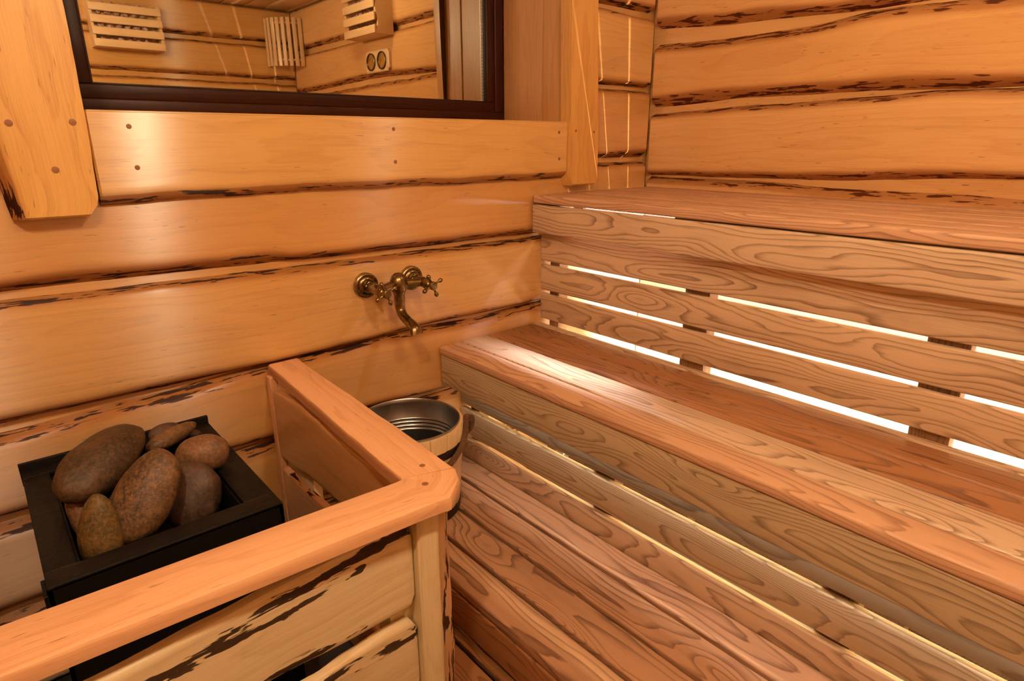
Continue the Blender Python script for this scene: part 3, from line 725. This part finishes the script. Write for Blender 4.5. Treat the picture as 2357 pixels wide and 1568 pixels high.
STONES = [
 ('river_stone', (.029, -.330, -.606), (.176, -.200, -.557), .053, CAMD, .75, 'st_brown', 'biggest dark brown stone at the back left of the heater, leaning up and right', -.02, 1.0, .10, .10),
 ('river_stone', (.086, -.418, -.670), (.190, -.375, -.542), .052, CAMD, .70, 'st_tan', 'tan egg shaped stone in the middle of the heater, worn orange patch', -.16, 2.0, .05, -.05),
 ('river_stone', (.055, -.432, -.700), (.068, -.418, -.568), .033, CAMD, .85, 'st_olive', 'smallest olive stone standing upright in the front left of the heater', -.22, 3.0, .05, 0),
 ('river_stone', (.198, -.368, -.722), (.244, -.326, -.602), .056, CAMD, .70, 'st_mauve', 'broad grey brown stone with a chipped edge at the front right of the heater', -.05, 4.0, .12, 0),
 ('river_stone', (.217, -.290, -.600), (.308, -.325, -.606), .038, CAMD, .9, 'st_red', 'orange brown rounded stone at the right rear of the heater', .05, 5.0, .06, 0),
 ('river_stone', (.183, -.200, -.612), (.291, -.140, -.606), .027, (.2, .5, .8), .7, 'st_tan', 'flat slanting tan stone lying across the top of the pile', -.10, 6.0, .06, 0),
 ('river_stone', (.200, -.140, -.612), (.268, -.125, -.620), .024, CAMD, .7, 'st_mauve', 'dull mauve stone half hidden behind the slanting flat stone', 0, 7.0, .06, 0),
 ('river_stone', (.282, -.115, -.652), (.308, -.118, -.645), .016, CAMD, .8, 'st_mauve', 'little mauve stone peeking out by the back rim of the heater', 0, 8.0, .06, 0),
 ('river_stone', (.052, -.330, -.700), (.042, -.290, -.605), .022, CAMD, .8, 'st_red', 'reddish stone mostly hidden under the biggest dark stone', 0, 9.0, .06, 0),
]
for nm, a, b, r, f, sq, mt, lab, tp, sd, bu, bl in STONES:
    stone(nm, a, b, r, f, sq, M[mt], lab, tp, sd, bu, bl)

# ------------------------------------------------------------------ bucket
bx, by, bz0, bz1 = .826, -.169, -1.0298, -.750
bk = empty('bucket', (bx, by, bz0)); tag(bk, 'wooden stave bucket with a metal liner and rope handle on the step deck', 'bucket')
R0, R1 = .1385, .1565
m = MB(); ns = 18; nseg = 6; prof_z = [0, .004, .14, .270, .276]
vs, gs, es, fs_ = [], [], [], []
for k in range(ns):
    sd = random.uniform(0, 50); tn = random.random(); base = len(m.v); vv, gg = [], []
    for zz in prof_z:
        rr = R0 + (R1 - R0) * zz / .276
        for side in (0, 1):
            for q in range(nseg + 1):
                a = 2 * PI * (k + .012 + .976 * q / nseg) / ns
                cr = (.0016 if q in (0, nseg) else 0) + (.002 if zz in (0, .276) else 0)
                rad = rr - cr if side == 0 else rr - .013
                vv.append((bx + rad * math.cos(a), by + rad * math.sin(a), bz0 + zz)); gg.append((zz + sd, q * .008 + .02, rad - rr + .05))
    w_ = nseg + 1; ff = []
    for i in range(len(prof_z) - 1):
        for side in (0, 1):
            for q in range(nseg):
                a = (i * 2 + side) * w_ + q; b = ((i + 1) * 2 + side) * w_ + q
                ff.append((a, a + 1, b + 1, b))
        for q in (0, nseg):
            ff.append((i * 2 * w_ + q, (i * 2 + 1) * w_ + q, ((i + 1) * 2 + 1) * w_ + q, (i + 1) * 2 * w_ + q))
    for i in (0, len(prof_z) - 1):
        for q in range(nseg): ff.append(((i * 2) * w_ + q, (i * 2) * w_ + q + 1, (i * 2 + 1) * w_ + q + 1, (i * 2 + 1) * w_ + q))
    m.add(vv, ff, gg, None, 0, tn)
m.build('staves', M['pale'], bk)
m = MB()
pr = [(.001, .012), (R0 - .016, .012), (R0 - .014, .02)]
rl = lambda z: R0 - .0145 + (R1 - R0) * z / .276
for z in (.16, .17): pr.append((rl(z), z))
for k in range(4):
    z = .180 + k * .0115; pr += [(rl(z), z), (rl(z) - .0022, z + .003), (rl(z) - .0022, z + .005), (rl(z), z + .008)]
pr += [(rl(.27), .27), (rl(.280), .2800), (rl(.280) + .002, .2825), (rl(.280) + .004, .2815), (rl(.28) + .004, .277)]
add_lathe(m, pr, (bx, by, bz0), (0, 0, 1), 72, 0, False, False); m.build('liner', M['zinc'], bk)
for z0, z1 in ((.205, .229), (.004, .032)):
    m = MB(); ra_ = R0 + (R1 - R0) * z0 / .276; rb_ = R0 + (R1 - R0) * z1 / .276
    add_lathe(m, [(ra_ - .003, z0), (ra_ + .0014, z0), (rb_ + .0014, z1), (rb_ - .003, z1)], (bx, by, bz0), (0, 0, 1), 64, 0, False, False)
    m.build('hoop', M['hoop'], bk)
ha = math.radians(-28); ux, uy = math.cos(ha), math.sin(ha); px_, py_ = -uy, ux
def bp(r, s, z): return (bx + ux * r + px_ * s, by + uy * r + py_ * s, bz0 + z)
# the rope drops over the rim and rests against the outside of the staves
arc = []
for k in range(25):
    f = k / 24; a = math.radians(-30 - 50 * f); zz = .272 - .082 * f ** .8
    rr = R0 + (R1 - R0) * zz / .276 + .0082
    arc.append((bx + rr * math.cos(a), by + rr * math.sin(a), bz0 + zz))
start = [bp(R1 + .020, .006, .235), bp(R1 + .022, .003, .252), bp(R1 + .018, 0, .268)]
m = MB()
def add_rope(mb, pts, rad, strand, turns):
    """three strands laid around a path"""
    n = len(pts)
    for k in range(3):
        path = []
        for i, p in enumerate(pts):
            d = (pts[min(i + 1, n - 1)] - pts[max(i - 1, 0)]).normalized(); u = (V((0, 0, 1)) - d * d.z)
            u = u.normalized() if u.length > .2 else d.orthogonal().normalized(); w = d.cross(u)
            a = 2 * PI * (k / 3 + turns * i / n); path.append(p + (u * math.cos(a) + w * math.sin(a)) * rad)
        add_tube(mb, path, strand, 8)
add_rope(m, spline(start + arc, 5), .0042, .0046, 11)
add_tube(m, spline([bp(R1 + .012, .014, .215), bp(R1 + .021, .012, .235), bp(R1 + .023, .006, .255), bp(R1 + .020, -.004, .268)], 5), [.009] * 3 + [.0125] * 11 + [.010] * 2, 12)
m.build('rope_handle', M['rope'], bk)
m = MB(); add_lathe(m, [(.0065, -.014), (.0065, .004), (.0085, .0042), (.0085, .009), (.004, .011)], bp(R1 - .002, .006, .213), (ux, uy, 0), 20); m.build('bolt', M['bolt'], bk)

# ------------------------------------------------------------------ faucet
fc = empty('wall_faucet', (.886, 0, -.388)); tag(fc, 'antique brass two handle tap on the log wall above the bucket', 'tap')
YD = (0, -1, 0)
for sx in (.811, .961):
    m = MB()
    add_lathe(m, [(.036, -.004), (.0365, .006), (.0355, .012), (.033, .0145), (.0305, .0150), (.0285, .0125), (.0265, .0125), (.0245, .0155), (.020, .0175), (.018, .022)], (sx, 0, -.388), YD, 48)
    for k in range(36):
        a = 2 * PI * k / 36; c = V((sx + .0285 * math.cos(a), -.0135, -.388 + .0285 * math.sin(a)))
        add_lathe(m, [(.0007, -.0021), (.0019, -.001), (.0021, 0), (.0019, .001), (.0007, .0021)], c, (0, -1, 0), 6)
    m.build('flange', M['brass'], fc)
m = MB()
for sx in (.811, .961):
    add_lathe(m, [(.0165, .018), (.0165, .034), (.0150, .035)], (sx, 0, -.388), YD, 6)
    add_tube(m, spline([(sx, -.030, -.388), (sx, -.050, -.389), (sx, -.075, -.390), (sx, -.092, -.392)], 4), [.0145, .0145, .0148, .0150, .0150, .0150, .0152, .0152, .0152, .0150, .0148, .0146, .0140], 24)
    sgn = 1 if sx < .886 else -1
    add_tube(m, spline([(sx, -.072, -.390), (sx + sgn * .03, -.066, -.389), (.886 - sgn * .015, -.058, -.386)], 6), .0118, 20)
prof = [(.003, .030), (.010, .0285), (.018, .0225), (.0235, .0125), (.0255, .001), (.0245, -.010), (.0205, -.021), (.0165, -.029), (.0150, -.036), (.0150, -.039), (.0158, -.0395), (.0158, -.053), (.0148, -.0535)]
add_lathe(m, [(r, -h) for r, h in prof], (.886, -.058, -.384), (0, 0, -1), 36)
m.build('mixer_body', M['brass'], fc)
m = MB()
sp = spline([(.886, -.058, -.436), (.886, -.058, -.452), (.886, -.0625, -.466), (.886, -.076, -.478), (.886, -.098, -.487), (.886, -.120, -.494), (.886, -.136, -.503), (.886, -.143, -.517)], 6)
n_ = len(sp); rd = []
for i in range(n_):
    s = i / (n_ - 1); rr = .0150 - .0015 * min(1, s / .5)
    wd_ = rr + max(0, s - .6) * .016; rd.append((wd_, rr - max(0, s - .6) * .007))
add_tube(m, sp, rd, 24, flat=(1, 0, 0)); m.build('spout', M['brass'], fc)
for sx, zc, rot in ((.811, -.393, 24), (.961, -.393, 24)):
    o = V((sx, -.090, zc)); m = MB()
    add_lathe(m, [(.0155, 0), (.0158, .003), (.0140, .006), (.0130, .014), (.0122, .018), (.0100, .020), (.0120, .023), (.0125, .033), (.0115, .0355), (.0085, .037), (.0078, .0362), (.0035, .0362), (.001, .0364)], o, YD, 28)
    hd = m.build('handle', M['brass'], fc); c = o + V((0, -.028, 0)); m = MB()
    for k in range(4):
        a = math.radians(rot + 90 * k); d = V((math.cos(a), 0, math.sin(a)))
        add_lathe(m, [(.0040, .010), (.0036, .014), (.0030, .020), (.0034, .0225), (.0058, .0255), (.0066, .0295), (.0056, .0335), (.003, .0362), (.0008, .0367)], c, d, 16)
    m.build('cross_spokes', M['brass'], hd)

# ------------------------------------------------------------------ things seen in the window glass
def rock(center, r, seed):
    vs, gs = [], []; nu, nv = 14, 9; c = V(center)
    for i in range(nv + 1):
        th = PI * i / nv
        for j in range(nu):
            a = 2 * PI * j / nu; d = V((math.sin(th) * math.cos(a), math.sin(th) * math.sin(a), math.cos(th)))
            k = r * (1 + .5 * noise.noise(d * 1.3 + V((seed, 0, 0))) + .2 * noise.noise(d * 3.1 + V((seed, 5, 0)))); p = c + d * k
            vs.append(p); gs.append(p * 2)
    fs = [(i * nu + j, i * nu + (j + 1) % nu, (i + 1) * nu + (j + 1) % nu, (i + 1) * nu + j) for i in range(nv) for j in range(nu)]
    mb = MB(); mb.add(vs, fs, gs); return mb
def basket(name, put, W, H, Dp, label, wavy):
    """slatted wall basket: put(u along the wall, d out from the wall, z up) -> world"""
    e = empty(name, put(W / 2, 0, 0)); tag(e, label, 'basket')
    U = V(put(1, 0, 0)) - V(put(0, 0, 0)); O = V(put(0, 1, 0)) - V(put(0, 0, 0)); Zz = V((0, 0, 1)); P = lambda u, d, z: V(put(u, d, z))
    for k in range(4):
        m = MB(); add_board(m, P(0, Dp - .012, .0 + k * .066), U, Zz, O, W, .043, .012, .003); m.build('slat', M['pale'], e)
    for u in (0.001, W - .017):
        prof = [(0, 0), (Dp * .93, 0)]
        for k in range(9):
            s = k / 8; prof.append((Dp * .90 - (.012 * math.sin(s * 9) if wavy else .006 * math.sin(s * 14)) - .02 * s, .012 + s * H * .95))
        prof += [(0, H * 1.02)]
        vs = [P(u, d, z) for d, z in prof] + [P(u + .016, d, z) for d, z in prof]; k = len(prof)
        fs = [tuple(range(k)), tuple(range(2 * k - 1, k - 1, -1))] + [(i, (i + 1) % k, k + (i + 1) % k, k + i) for i in range(k)]
        gr = [(z + 3, d, .04) for d, z in prof] * 2
        MB().add(vs, fs, gr, None, 0, .4).build('side_panel', M['pale'], e, False)
    m = MB(); add_board(m, P(.018, .003, 0), U, O, Zz, W - .036, Dp - .018, .010, .002); m.build('bottom_board', M['pale'], e)
    m = MB(); add_board(m, P(.018, 0, 0), U, Zz, O, W - .036, H * .9, .003, .001); m.build('back_board', M['pale'], e)
    return P
def fill(P, W, H, Dp, label, group, n, seed):
    protos = []
    for k in range(4):
        o = rock((0, 0, 0), .030, seed + k * 3.7).build('salt_rock', M['salt'], None); tag(o, label, 'rock', group); protos.append(o)
    used = 0; rnd = random.Random(seed)
    rows = 6
    for j in range(rows):
        cols = n // rows
        for i in range(cols):
            u = .05 + (W - .10) * (i + .5 * (j % 2) + .15) / cols; z = .040 + j * .041; d = Dp * .52 + rnd.uniform(-.006, .006) - .01 * (j > 3)
            o = protos[used] if used < 4 else protos[rnd.randrange(4)].copy()
            if used >= 4: COL.objects.link(o)
            used += 1
            o.location = P(u, d, z); o.rotation_euler = (rnd.uniform(0, 6), rnd.uniform(0, 6), rnd.uniform(0, 6)); s = rnd.uniform(.56, .66); o.scale = (s, s * .9, s)
B1 = (lambda u, d, z: (.79 + u, YB + d, .552 + z))
P = basket('hanging_basket', B1, .39, .26, .115, 'slatted wooden basket of salt rocks on the rear wall, left one in the window reflection', False)
fill(P, .39, .26, .115, 'pinkish salt rock heaped in the left reflected slatted basket', 'salt rocks in the rear wall basket', 36, 3)
B2 = (lambda u, d, z: (XR - d, -1.54 + u, .585 + z))
P = basket('hanging_basket', B2, .37, .26, .125, 'slatted basket of salt rocks above the double dial, on the wall over the upper bench', True)
fill(P, .37, .26, .125, 'pinkish salt rock heaped in the slatted basket above the double dial', 'salt rocks in the side wall basket', 36, 5)

lm = empty('wall_lamp', (2.0, -2.53, .67)); tag(lm, 'pale slatted lamp shade across the room corner, seen in the window reflection', 'lamp')
c0 = V((XR, YB, 0))
for k in range(8):
    a = math.radians(96 + 78 * k / 7); rr = .195
    p = c0 + V((math.cos(a) * rr, math.sin(a) * rr, 0)); tdir = V((-math.sin(a), math.cos(a), 0)); nd = V((math.cos(a), math.sin(a), 0))
    m = MB(); add_board(m, p - tdir * .013 + V((0, 0, .515)), (0, 0, 1), tdir, nd, .315, .026, .010, .003); m.build('shade_slat', M['pale'], lm)
for z in (.55, .79):
    vs = []
    for q in range(10):
        a = math.radians(93 + 84 * q / 9)
        for rr in (.178, .194):
            for dz in (0, .012): vs.append(c0 + V((math.cos(a) * rr, math.sin(a) * rr, z + dz)))
    fs = []
    for q in range(9):
        b = q * 4
        for (i, j) in ((0, 1), (1, 3), (3, 2), (2, 0)): fs.append((b + i, b + j, b + 4 + j, b + 4 + i))
    MB().add(vs, fs).build('shade_hoop', M['pale'], lm, False)
tm = empty('wall_mounted_thermometer', (XR, -1.352, .46)); tag(tm, 'pale wooden plaque with two round gold dials below the side wall basket', 'thermometer')
m = MB()
yc, zc, hw, hh, ch = -1.352, .458, .140, .060, .018
pl = [(-hw + ch, -hh), (hw - ch, -hh), (hw - ch, -hh + ch * .5), (hw, -hh + ch), (hw, hh - ch), (hw - ch, hh), (-hw + ch, hh), (-hw, hh - ch), (-hw, -hh + ch)]
vs = [(XR, yc + a, zc + b) for a, b in pl] + [(XR - .016, yc + a, zc + b) for a, b in pl] + [(XR - .020, yc + a * .95, zc + b * .9) for a, b in pl]; k = len(pl)
fs = [(i + s * k, (i + 1) % k + s * k, (i + 1) % k + (s + 1) * k, i + (s + 1) * k) for s in (0, 1) for i in range(k)] + [tuple(range(2 * k, 3 * k)), tuple(range(k))]
m.add(vs, fs, [(p[1], p[2], .05) for p in vs]); m.build('plaque', M['pale'], tm, False)
for dy in (-.064, .064):
    m = MB(); add_lathe(m, [(.050, .0), (.050, .008), (.046, .010), (.043, .006)], (XR - .019, yc + dy, zc), (-1, 0, 0), 32, 0, True, False)
    d = m.build('dial', M['glassdial'], tm)
    m = MB(); add_lathe(m, [(.043, .004), (.03, .0055), (.001, .007)], (XR - .019, yc + dy, zc), (-1, 0, 0), 32, 0, False, False); m.build('dial_face', M['bead'], d)

# three small globe lamps in a row under the ceiling, above the viewer: the key light
LAMPS = ((-.16, -1.45, .80, 'globe_main', 'lit globe lamp under the ceiling nearest the heater corner'),
         (.640, -1.50, .70, 'globe', 'lit globe pendant in the middle of the room'),
         (1.64, -1.10, .76, 'globe_soft', 'lit globe pendant above the upper bench'))
for (lx, ly, lz, gm, lab) in LAMPS:
    cl = empty('ceiling_lamp', (lx, ly, ZC)); tag(cl, lab, 'lamp', 'globe lamps under the ceiling')
    m = MB(); add_lathe(m, [(.05, 0), (.05, .015), (.012, .02), (.010, ZC - lz - .03)], (lx, ly, ZC), (0, 0, -1), 28); m.build('base', M['brass'], cl)
    m = MB(); add_lathe(m, [(.035 * math.sin(PI * k / 12) + .0004, -.035 * math.cos(PI * k / 12)) for k in range(13)], (lx, ly, lz), (0, 0, 1), 20); m.build('globe', M[gm], cl)

# ------------------------------------------------------------------ world, camera, view
w = bpy.data.worlds.new('world'); S.world = w; w.use_nodes = True
bgn = w.node_tree.nodes.get('Background'); bgn.inputs[0].default_value = (0, 0, 0, 1); bgn.inputs[1].default_value = 0

for o in list(S.objects):
    if o.parent is None: o.location.z += ZOFF
yaw, pitch, roll, F = math.radians(40.9625), math.radians(17.8938), math.radians(-.1114), 1423.28
f = V((math.sin(yaw) * math.cos(pitch), math.cos(yaw) * math.cos(pitch), -math.sin(pitch)))
r = V((math.cos(yaw), -math.sin(yaw), 0)); u = r.cross(f)
r2 = r * math.cos(roll) + u * math.sin(roll); u2 = u * math.cos(roll) - r * math.sin(roll)
cam = bpy.data.cameras.new('camera'); co = bpy.data.objects.new('camera', cam); COL.objects.link(co)
cam.sensor_fit = 'HORIZONTAL'; cam.sensor_width = 36; cam.lens = 36 * F / 2357; cam.clip_start = .01
co.matrix_world = Matrix(((r2.x, u2.x, -f.x, 0), (r2.y, u2.y, -f.y, -1.57), (r2.z, u2.z, -f.z, ZOFF), (0, 0, 0, 1)))
S.camera = co
S.view_settings.view_transform = 'Standard'; S.view_settings.look = 'None'; S.view_settings.gamma = 1; S.view_settings.use_curve_mapping = False
S.view_settings.exposure = -0.22
S.cycles.use_denoising = True; S.cycles.use_adaptive_sampling = True; S.cycles.adaptive_threshold = .045; S.cycles.adaptive_min_samples = 16
S.cycles.max_bounces = 5; S.cycles.diffuse_bounces = 3; S.cycles.glossy_bounces = 4; S.cycles.transparent_max_bounces = 6
S.cycles.sample_clamp_indirect = 6
